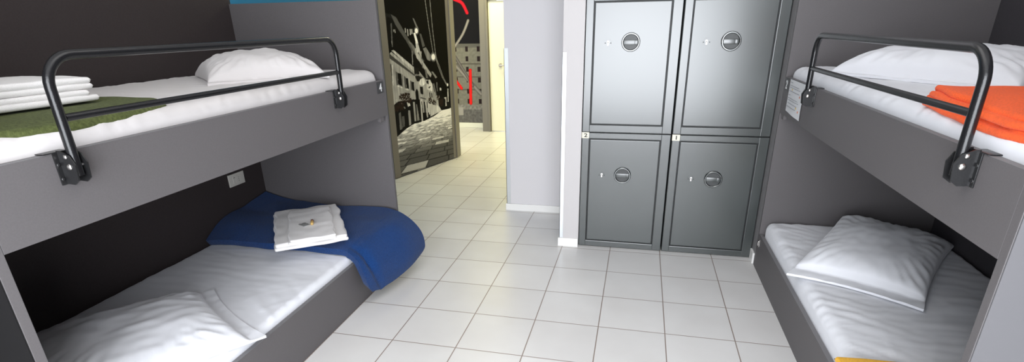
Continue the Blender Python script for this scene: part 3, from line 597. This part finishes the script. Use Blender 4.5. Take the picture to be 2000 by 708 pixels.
# ------------------------------------------------------------------ bunk beds
def bunk(side, xf, xb, y0, y1, label, digit, lowz, up0, up1, ztop=1.603, ry0=0, ry1=0, rz=1.41):
    """side=+1: open side looks towards +x (left bunk); -1: mirrored"""
    s = side
    def bx(bm, a, b, y0_, y1_, z0, z1, bev=.0015, mi=0):   # a,b: distance inwards from the front face
        X0, X1 = xf-s*a, xf-s*b
        box(bm, min(X0, X1), max(X0, X1), y0_, y1_, z0, z1, bev, mi=mi)
    D = abs(xf-xb)
    root = empty('bunk_bed', ((xf+xb)/2, (y0+y1)/2, 0), label, 'bunk bed', 'grey panelled bunk beds')
    bm = bmesh.new(); bx(bm, 0, D, y1, y1+.022, 0, ztop); obj('end_panel', bm, M['lam'], root)
    bm = bmesh.new(); bx(bm, 0, D, y0-.026, y0, 0, ztop); pn = obj('end_panel', bm, M['lam'], root)
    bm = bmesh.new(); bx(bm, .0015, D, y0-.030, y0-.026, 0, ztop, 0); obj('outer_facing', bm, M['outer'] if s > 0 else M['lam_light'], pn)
    bm = bmesh.new(); bx(bm, D-.012, D, y0, y1, 0, 2.3); obj('back_panel', bm, M['dark'] if s > 0 else M['lam_shade'], root)
    for nm, z0, z1 in (('lower_side_board', .0, lowz), ('upper_side_board', up0, up1)):
        bm = bmesh.new(); bx(bm, 0, .020, y0+.0005, y1-.0005, z0, z1-.0015, .001); sb = obj(nm, bm, M['lam'], root)
        bm = bmesh.new(); bx(bm, .0004, .0196, y0+.001, y1-.001, z1-.0015, z1, 0); obj('edge_band', bm, M['lam_edge'], sb)
    for z0 in (.10, up0+.02):
        bm = bmesh.new(); bx(bm, .022, D-.014, y0+.002, y1-.002, z0, z0+.02); obj('mattress_platform', bm, M['dark'], root)
    bm = bmesh.new(); bx(bm, .001, .019, y1-.085, y1-.040, up0-.026, up0-.0005, .001); obj('support_block', bm, M['lam'], root)
    # number plaque
    yc = y1-.050; zc = up1-.038
    bm = bmesh.new(); bx(bm, -.003, 0, yc-.037, yc+.037, zc-.032, zc+.032, .0008); pl = obj('number_plaque', bm, M['plate_k'], root)
    obj('numeral', text_bm(digit, .062, .0008, (0, s, 0), (0, 0, 1), (xf+s*.0031, yc, zc), 1.0), M['white'], pl)
    # safety rail
    xr = xf+s*.030
    bm = bmesh.new(); R_ = .0125
    tube(bm, arc_path([(xr, ry0, up1-.062), (xr, ry0, rz), (xr, ry1, rz), (xr, ry1, up1-.062)], .075, 10), R_, 20)
    rail = obj('safety_rail', bm, M['rail'], root, smooth=True, angle=60)
    bm = bmesh.new(); tube(bm, [(xr, ry0+.010, up1+.086), (xr, ry1-.010, up1+.086)], .0098, 16); obj('middle_bar', bm, M['rail'], rail, smooth=True, angle=60)
    for k, yy in enumerate((ry0, ry1)):
        bm = bmesh.new()
        # back plate with a lip hooked over the board, and two cheeks hugging the post
        bx(bm, -.004, 0, yy-.030, yy+.022, up1-.084, up1+.001, .001)
        bx(bm, -.004, .046, yy-.052, yy+.010, up1+.0005, up1+.0035, .001)
        for sy in (-1, 1):
            y_ = yy+sy*.0165
            prof = [(xf+s*.001, up1-.082), (xf+s*.030, up1-.084), (xf+s*.046, up1-.072), (xf+s*.050, up1-.030), (xf+s*.038, up1-.006), (xf+s*.012, up1+.006), (xf+s*.001, up1+.006)]
            prism(bm, prof, 'y', y_-.0018, y_+.0018)
        cl = obj('clamp', bm, M['clamp'], rail, smooth=True, angle=30)
        for zz, xx, rr in ((up1-.036, .030, .0085), (up1-.010, .026, .006)):
            bm = bmesh.new(); cyl(bm, (xf+s*xx, yy, zz), (0, 1, 0), rr*.6, .036, 16)
            for sy in (-1, 1):
                t = bmesh.new(); bmesh.ops.create_uvsphere(t, u_segments=16, v_segments=10, radius=rr)
                merge(bm, t, Matrix.Translation((xf+s*xx, yy+sy*.0185, zz)) @ Matrix.Diagonal((1, .55, 1, 1)))
            obj('bolt', bm, M['bolt'], rail, smooth=True, angle=60)
        for zz in (up1-.030, up1-.068):
            bm = bmesh.new(); t = bmesh.new(); bmesh.ops.create_uvsphere(t, u_segments=14, v_segments=8, radius=.005)
            merge(bm, t, Matrix.Translation((xf+s*.004, yy-.024, zz)) @ Matrix.Diagonal((.6, 1, 1, 1)))
            obj('screw', bm, M['clamp'], rail, smooth=True, angle=60)
    return root

XF, XG = -.335, 1.915
bl = bunk(1, XF, XL+.002, -1.21, .868, 'left grey bunk bed with plaque number 4 on its upper board', '4', .258, .972, 1.177, ry0=-1.000, ry1=.345, rz=1.414)
br = bunk(-1, XG, XR-.002, -.787, 1.268, 'right grey bunk bed with plaque number 2 beside the lockers', '2', .222, .968, 1.168, 1.62, ry0=-.600, ry1=.715, rz=1.397)
# little steel catch on the right bunk's lower board
bm = bmesh.new(); box(bm, XG-.0035, XG, 1.215, 1.232, .150, .195, .001); box(bm, XG-.010, XG-.003, 1.219, 1.228, .158, .188, .002); obj('steel_catch', bm, M['bolt'], br)

# mattresses in white fitted sheets
def wrinkle(seed, amp=1.0, edge_x=None, sgn=1):
    def f(x, y):
        q = 2.2*noise.noise(Vector((x*2.2, y*1.6, seed)))
        w = .0035*fbm(x*4+seed, y*2.5, seed)
        w += .0022*noise.noise(Vector((x*3, y*24+q, seed))) + .0014*noise.noise(Vector((x*8+q, y*42, seed+2)))
        for k, (cx, cy) in enumerate(((7, 3), (-4, 8), (10, -5))):
            t = x*cx*.5+y*cy*.5+q
            w += .0022*max(0, 1-abs((t % 1.0)-.5)/.10)*max(0, noise.noise(Vector((x*2.5, y*2.5, seed+k*7))))*2
        if edge_x is not None:
            d = abs(x-edge_x); k = math.exp(-(d/.20)**2)
            a = noise.noise(Vector((y*26 + (x-edge_x)*18+q, d*3, seed+5)))
            w += .0075*k*a*max(.25, .7+.9*noise.noise(Vector((y*2.2, 0, seed+8))))
        return w*amp
    return f
def mattress(name, x0, x1, y0, y1, z0, z1, label, seed, edge_x, r=.045, m='sheet', amp=1):
    bm = mattress_bm(x0, x1, y0, y1, z0, z1, r, disp=wrinkle(seed, amp, edge_x))
    o = obj(name, bm, M[m], base=((x0+x1)/2, (y0+y1)/2, z0), smooth=True, angle=80)
    tag(o, label, 'mattress', 'white sheeted bunk mattresses'); return o
mattress('mattress', XL+.018, XF-.024, -1.205, .862, .121, .296, 'white sheeted mattress on the lower left bunk under the navy blanket', 1, XF-.03, .03, amp=1.0)
mattress('mattress', XL+.018, XF-.024, -1.205, .862, 1.013, 1.236, 'white sheeted mattress on the upper left bunk, behind the rail near plaque 4', 12, XF-.03, .055, 'sheet_w', 1.2)
mattress('mattress', XG+.024, XR-.018, -.782, 1.262, .121, .312, 'white sheeted mattress on the lower right bunk', 23, XG+.03, .045, amp=1.3)
mattress('mattress', XG+.024, XR-.018, -.782, 1.262, 1.009, 1.222, 'white sheeted mattress on the upper right bunk under the orange blanket', 34, XG+.03, .045, amp=1.3)

# pillows
def pillow(c4, H, label, seed, m='sheet', **k):
    bm = pillow_bm(c4, H, seed=seed, **k)
    cx = sum(p[0] for p in c4)/4; cy = sum(p[1] for p in c4)/4
    o = obj('pillow', bm, M[m], base=(cx, cy, min(p[2] for p in c4)), smooth=True, angle=70)
    tag(o, label, 'pillow', 'white pillows on the bunks'); return o
pillow([(-.80, -.20, .298), (-.285, -.505, .298), (-.66, -1.13, .298), (-1.235, -.76, .298)], .125, 'white pillow on the lower left bunk, hem showing', 3, wr=.9, hem=.085)
pillow([(-.375, .375, 1.236), (-.715, -.045, 1.236), (-1.15, .36, 1.24), (-.82, .79, 1.24)], .138, 'plump white pillow on the upper left bunk behind the rail', 5, 'sheet_w')
pillow([(1.875, .465, .318), (2.345, .205, .318), (2.775, .92, .345), (2.335, 1.215, .372)], .120, 'white pillow on the lower right bunk propped against the back corner', 8, wr=.7, hem=.09)
pillow([(1.965, .80, 1.222), (2.36, .12, 1.222), (2.80, .40, 1.224), (2.42, 1.10, 1.224)], .150, 'plump white pillow on the upper right bunk behind the rail', 11)

# ------------------------------------------------------------------ blankets and towels
def fl(seed, a=.006, f=6):
    return lambda x, y: a*noise.noise(Vector((x*f, y*f, seed)))
# navy blanket, folded and hanging off the lower left bunk
CT = [  # rows from the back wall outwards; each row near edge -> far edge
 [(-1.262, .275, .335), (-1.264, .42, .405), (-1.264, .62, .425), (-1.262, .845, .455)],
 [(-1.13, .270, .345), (-1.12, .42, .405), (-1.11, .62, .405), (-1.10, .850, .415)],
 [(-.86, .285, .343), (-.86, .43, .368), (-.86, .64, .378), (-.86, .850, .392)],
 [(-.60, .300, .340), (-.60, .45, .362), (-.60, .65, .372), (-.60, .848, .385)],
 [(-.40, .285, .338), (-.40, .44, .362), (-.385, .64, .382), (-.375, .835, .395)],
 [(-.305, .265, .300), (-.29, .43, .345), (-.26, .63, .372), (-.245, .81, .360)],
 [(-.262, .255, .215), (-.215, .43, .250), (-.180, .63, .285), (-.165, .82, .265)],
 [(-.258, .275, .135), (-.195, .45, .150), (-.150, .63, .175), (-.140, .81, .165)],
 [(-.262, .315, .080), (-.205, .46, .078), (-.165, .62, .100), (-.160, .77, .115)],
]
rows = [[Vector(p) for p in r] for r in CT]
nu, nv = 110, 56; bm = bmesh.new(); G = []
for i in range(nu+1):
    cr_ = [crs([r[k] for r in rows], i/nu) for k in range(4)]
    row = []
    for j in range(nv+1):
        p = crs(cr_, j/nv); a = i/nu
        n1 = noise.noise(Vector((p.x*4, p.y*5, 2)))*.010 + noise.noise(Vector((p.x*11, p.y*9, 5)))*.004
        # soft fold line where the upper layer starts
        fold = .008/(1+math.exp(-(p.x+.66)/.012))
        cre = -.020*math.exp(-((j/nv-.13-.12*max(0, a-.55))/.035)**2)*max(0, min(1, (a-.50)/.2))
        p = p + Vector((cre*.8, cre*-.2, cre))
        p = p + Vector((0, 0, 1 if a < .55 else .3))*(n1*(1 if a < .6 else .6)+fold*(1-a)) + Vector((n1*.6 if a > .6 else 0, 0, 0))
        row.append(bm.verts.new(p))
    G.append(row)
for i in range(nu):
    for j in range(nv): bm.faces.new((G[i][j], G[i+1][j], G[i+1][j+1], G[i][j+1]))
bmesh.ops.recalc_face_normals(bm, faces=bm.faces)
if sum(f.normal.z for f in bm.faces) < 0:
    for f in bm.faces: f.normal_flip()
me_n = obj('blanket', bm, M['navy'], base=(-.8, .56, .30), smooth=True, angle=180)
if sum(p.normal.z for p in me_n.data.polygons) < 0: me_n.data.flip_normals()
md = me_n.modifiers.new('thick', 'SOLIDIFY'); md.thickness = .040; md.offset = -1
md = me_n.modifiers.new('bev', 'BEVEL'); md.width = .014; md.segments = 4; md.limit_method = 'ANGLE'; md.angle_limit = math.radians(50)
tag(me_n, 'navy blue fleece blanket folded across the lower left bunk and hanging over its side', 'blanket', 'folded fleece blankets')

def slabs(name, parts, m, base, label, cat, group=None, angle=180):
    bm = bmesh.new()
    for p in parts: softslab(bm, **p)
    o = obj(name, bm, M[m], base=base, smooth=True, angle=angle); tag(o, label, cat, group); return o
# olive blanket on the upper left bunk
slabs('blanket', [dict(c=(-.660, -.865, 1.230), w=.575, l=.66, th=.026, k=.42, top=fl(2, .004), ragged=.012, tilt=lambda X, Y: -.016*max(0, (X-.17)/.11)**2)],
      'green', (-.665, -.76, 1.236), 'olive green fleece blanket lying flat on the upper left bunk', 'blanket', 'folded fleece blankets')
# orange blanket, many folds, on the upper right bunk
ps = []
for k, (x0, y1_, th) in enumerate(((1.940, -.200, .018), (1.955, -.186, .016), (1.946, -.206, .016), (1.962, -.190, .018))):
    w_ = .66; l_ = .60
    ps.append(dict(c=(x0+w_/2, y1_-l_/2, 1.219+k*.0135), w=w_, l=l_, th=th, k=.10, top=fl(k+3, .004, 7), ragged=.009, seed=k*5,
                   tilt=(lambda q: (lambda X, Y: .005*noise.noise(Vector((X*5, Y*6, q))) - .022*max(0, (-X-.21)/.12)**2*max(0, min(1, (.26-Y)/.3))))(k)))
slabs('blanket', ps, 'orange', (2.28, -.45, 1.222), 'bright orange fleece blanket in layered folds on the upper right bunk', 'blanket', 'folded fleece blankets')
# yellow blanket peeking in on the lower right bunk
slabs('blanket', [dict(c=(2.09, -.505, .312), w=.44, l=.56, th=.022, k=.15, top=fl(8, .004), ragged=.012)],
      'yellow', (2.12, -.485, .314), 'yellow fleece blanket, only its edge in view on the lower right bunk', 'blanket', 'folded fleece blankets')
# towels on the yellow blanket's inner side
slabs('folded_towel', [dict(c=(2.47, -.37, .312), w=.34, l=.42, th=.022, rz=.55, top=fl(9, .004, 20), ragged=.01)],
      'terry', (2.47, -.37, .314), 'white towel corner beside the yellow blanket on the lower right bunk', 'towel', 'folded white towels')
# towel pair on the navy blanket
slabs('folded_towel', [dict(c=(-.690, .447, .384), w=.375, l=.600, th=.020, rz=.63, top=fl(21, .004, 14), ragged=.014),
                       dict(c=(-.687, .449, .401), w=.365, l=.585, th=.020, rz=.62, top=fl(22, .005, 12), ragged=.014, seed=4)],
      'terry', (-.69, .447, .384), 'larger white towel folded flat on the navy blanket', 'towel', 'folded white towels')
slabs('folded_towel', [dict(c=(-.643, .405, .420), w=.240, l=.530, th=.013, rz=.60, top=fl(25, .004, 16), ragged=.012, seed=2),
                       dict(c=(-.643, .405, .430), w=.232, l=.515, th=.013, rz=.61, top=fl(26, .004, 14), ragged=.012, seed=7)],
      'terry', (-.643, .405, .42), 'smaller white towel lying on top of the larger one on the navy blanket', 'towel', 'folded white towels')
# toiletries on the towels
bm = bmesh.new(); softslab(bm, (-.648, .352, .441), .040, .058, .006, rz=1.15, nx=8, ny=8, top=fl(31, .003, 90))
tag(obj('sachet', bm, M['foil'], base=(-.648, .352, .441), smooth=True), 'small silvery sachet on the white towels beside the red-capped bottle', 'sachet')
rt = empty('toiletry_bottle', (-.612, .372, .445), 'tiny amber toiletry bottle with dark red cap lying on the white towels', 'bottle')
a = Vector((.52, -.86, 0)).normalized(); c0 = Vector((-.612, .372, .4515))
bm = bmesh.new(); tube(bm, [c0-a*.020, c0-a*.018, c0+a*.020, c0+a*.023], [.006, .0085, .0085, .006], 18); obj('bottle_body', bm, M['soap'], rt, smooth=True, angle=50)
bm = bmesh.new(); tube(bm, [c0-a*.036, c0-a*.034, c0-a*.020], [.0072, .009, .009], 18); obj('cap', bm, M['redcap'], rt, smooth=True, angle=50)
# towel stack on the olive blanket
def towel_end(q):
    return lambda X, Y: .003*noise.noise(Vector((X*9, Y*9, q)))
slabs('folded_towel', [dict(c=(-.742, -.940, 1.262), w=.335, l=.575, th=.019, rz=-.05, top=fl(41, .003, 12), ragged=.008, k=.10),
                       dict(c=(-.745, -.955, 1.279), w=.325, l=.550, th=.018, rz=-.05, top=fl(42, .003, 12), ragged=.008, seed=3)],
      'terry', (-.74, -.94, 1.262), 'larger white towel folded under the other on the olive green blanket', 'towel', 'folded white towels')
slabs('folded_towel', [dict(c=(-.735, -.940, 1.298), w=.300, l=.565, th=.018, rz=-.03, top=fl(43, .003, 12), ragged=.006, seed=5),
                       dict(c=(-.735, -.940, 1.314), w=.297, l=.562, th=.022, rz=-.03, top=fl(44, .004, 12), ragged=.006, seed=8)],
      'terry', (-.735, -.94, 1.298), 'smaller white towel on top of the stack on the olive green blanket', 'towel', 'folded white towels')
bm = bmesh.new(); box(bm, -.66, -.64, -.955, -.925, 1.333, 1.343, .003)
tag(obj('soap', bm, M['soap'], base=(-.65, -.94, 1.333), smooth=True), 'tiny amber soap bar on the towels above the olive green blanket', 'soap')

# ------------------------------------------------------------------ wall socket
sk = empty('wall_socket', (XL+.014, .622, .603), 'cream socket and switch plate on the dark wall above the lower left bunk', 'socket')
x0 = XL+.014
bm = bmesh.new(); box(bm, x0, x0+.009, .5565, .6885, .565, .641, .003, 3); obj('cover_plate', bm, M['plastic'], sk, smooth=True)
for k in range(3):
    y_ = .5875+k*.0245
    bm = bmesh.new(); box(bm, x0+.008, x0+.0115, y_-.0005, y_+.0230, .580, .626, .001); q = obj('module', bm, M['plastic'], sk)
    if k < 2:
        bm = bmesh.new()
        if k == 0: box(bm, x0+.0114, x0+.0119, y_+.003, y_+.019, .616, .6185)
        else:
            for zz in (.592, .603, .614): cyl(bm, (x0+.0116, y_+.0225, zz), (1, 0, 0), .0022, .001, 10)
        obj('socket_hole', bm, M['slot'], q)
# ------------------------------------------------------------------ notice sheet on the right bunk
ns = empty('notice_sheet', (XG-.004, 1.01, 1.00), 'white printed notice sheet hanging on the right upper bunk board beside plaque 2', 'notice')
def nsp(y, z):   # sheet with a slight curl
    return XG-.0035-.004*max(0, (1.16-z))/.17*math.sin((y-.85)*11)**2
bm = bmesh.new(); ny, nz = 24, 20; V = []
for i in range(ny+1):
    row = []
    for j in range(nz+1):
        t = j/nz; y = .868+(1.148-.868)*i/ny + .006*math.sin(t*5)*(1-i/ny); z = 1.000+(1.166-1.000)*t - .012*(1-i/ny)*(1-t)
        row.append(bm.verts.new((nsp(y, z), y, z)))
    V.append(row)
for i in range(ny):
    for j in range(nz): bm.faces.new((V[i][j], V[i+1][j], V[i+1][j+1], V[i][j+1]))
sh = obj('paper', bm, M['paper'], ns)
md = sh.modifiers.new('thick', 'SOLIDIFY'); md.thickness = .0006; md.offset = 0
def ink(nm, L, m):
    bm = bmesh.new()
    for ya, yb, z, h in L:      # ya: left end as read (larger y)
        n = 6
        for k in range(n):
            a = ya+(yb-ya)*k/n; b = ya+(yb-ya)*(k+1)/n
            vs = [bm.verts.new((nsp(y, zz)-.0012, y, zz)) for y, zz in ((a, z), (b, z), (b, z+h), (a, z+h))]; bm.faces.new(vs)
    obj(nm, bm, m, sh)
rnd = random.Random(5); L = []
for z in (1.150, 1.134, 1.124, 1.106, 1.086, 1.070, 1.060, 1.044, 1.026):
    y = 1.135; ye = {1.150: 1.085, 1.086: 1.10}.get(z, rnd.uniform(.90, .95))
    while y > ye:
        w = rnd.uniform(.008, .026); L.append((y, max(ye, y-w), z, .0035)); y -= w+.005
ink('printed_text', L, M['ink_g'])
for q in ((1.085, 1.070, 1.113, .009), (.955, .940, 1.034, .009)): ink('yellow_mark', [q], M['ink_y'])
for q in ((.925, .913, 1.092, .010), (.915, .903, 1.020, .010)): ink('red_mark', [q], M['ink_r'])

# ------------------------------------------------------------------ light
w = bpy.data.worlds.new('sky'); sc.world = w; w.use_nodes = True
bg = w.node_tree.nodes['Background']; bg.inputs[0].default_value = (.80, .88, 1, 1); bg.inputs[1].default_value = 2.5
def area(name, loc, rot, sx, sy, power, col, spread=180):
    l = bpy.data.lights.new(name, 'AREA'); l.shape = 'RECTANGLE'; l.size = sx; l.size_y = sy; l.energy = power; l.color = col; l.spread = math.radians(spread)
    o = bpy.data.objects.new(name, l); COL.objects.link(o); o.location = loc; o.rotation_euler = rot; return o
area('window_daylight', ((WX0+WX1)/2, YN+.03, (WZ0+WZ1)/2), (math.radians(90), 0, 0), WX1-WX0-.1, WZ1-WZ0-.1, P_WIN, (.93, .96, 1.0))
area('ceiling_fill', (.9, -.4, ZC-.05), (0, 0, 0), 1.2, 1.8, P_CEIL, (1.0, .97, .95))  # unseen soft fill from above for the room's ambient level, no fixture
area('corridor_lamp', (-.7, 4.75, 2.55), (0, 0, 0), 1.6, .5, P_COR, (1.0, .92, .48))
area('entrance_fill', (-.5, 3.0, ZC-.05), (0, 0, 0), .5, .6, P_ENT, (1.0, .93, .66))  # unseen fill added to brighten the entrance and the print on the door

# ------------------------------------------------------------------ camera (a shifted wide lens)
cam = bpy.data.cameras.new('camera'); co = bpy.data.objects.new('camera', cam); COL.objects.link(co)
co.matrix_world = Matrix.Translation((1.12308, -2.05205, 1.46756)) @ Matrix.Rotation(.236499, 4, 'Z') @ Matrix.Rotation(1.186626, 4, 'X') @ Matrix.Rotation(-.018237, 4, 'Z')
cam.sensor_width = 36; cam.lens = 1025.78/2000*36; cam.shift_y = (460.993-354)/2000; cam.clip_start = .02
sc.camera = co
sc.view_settings.view_transform = 'Standard'; sc.view_settings.look = 'None'; sc.view_settings.exposure = 0; sc.view_settings.gamma = 1
sc.cycles.use_denoising = True
sc.cycles.max_bounces = 8; sc.cycles.diffuse_bounces = 5; sc.cycles.caustics_reflective = False; sc.cycles.caustics_refractive = False; sc.cycles.sample_clamp_indirect = 6
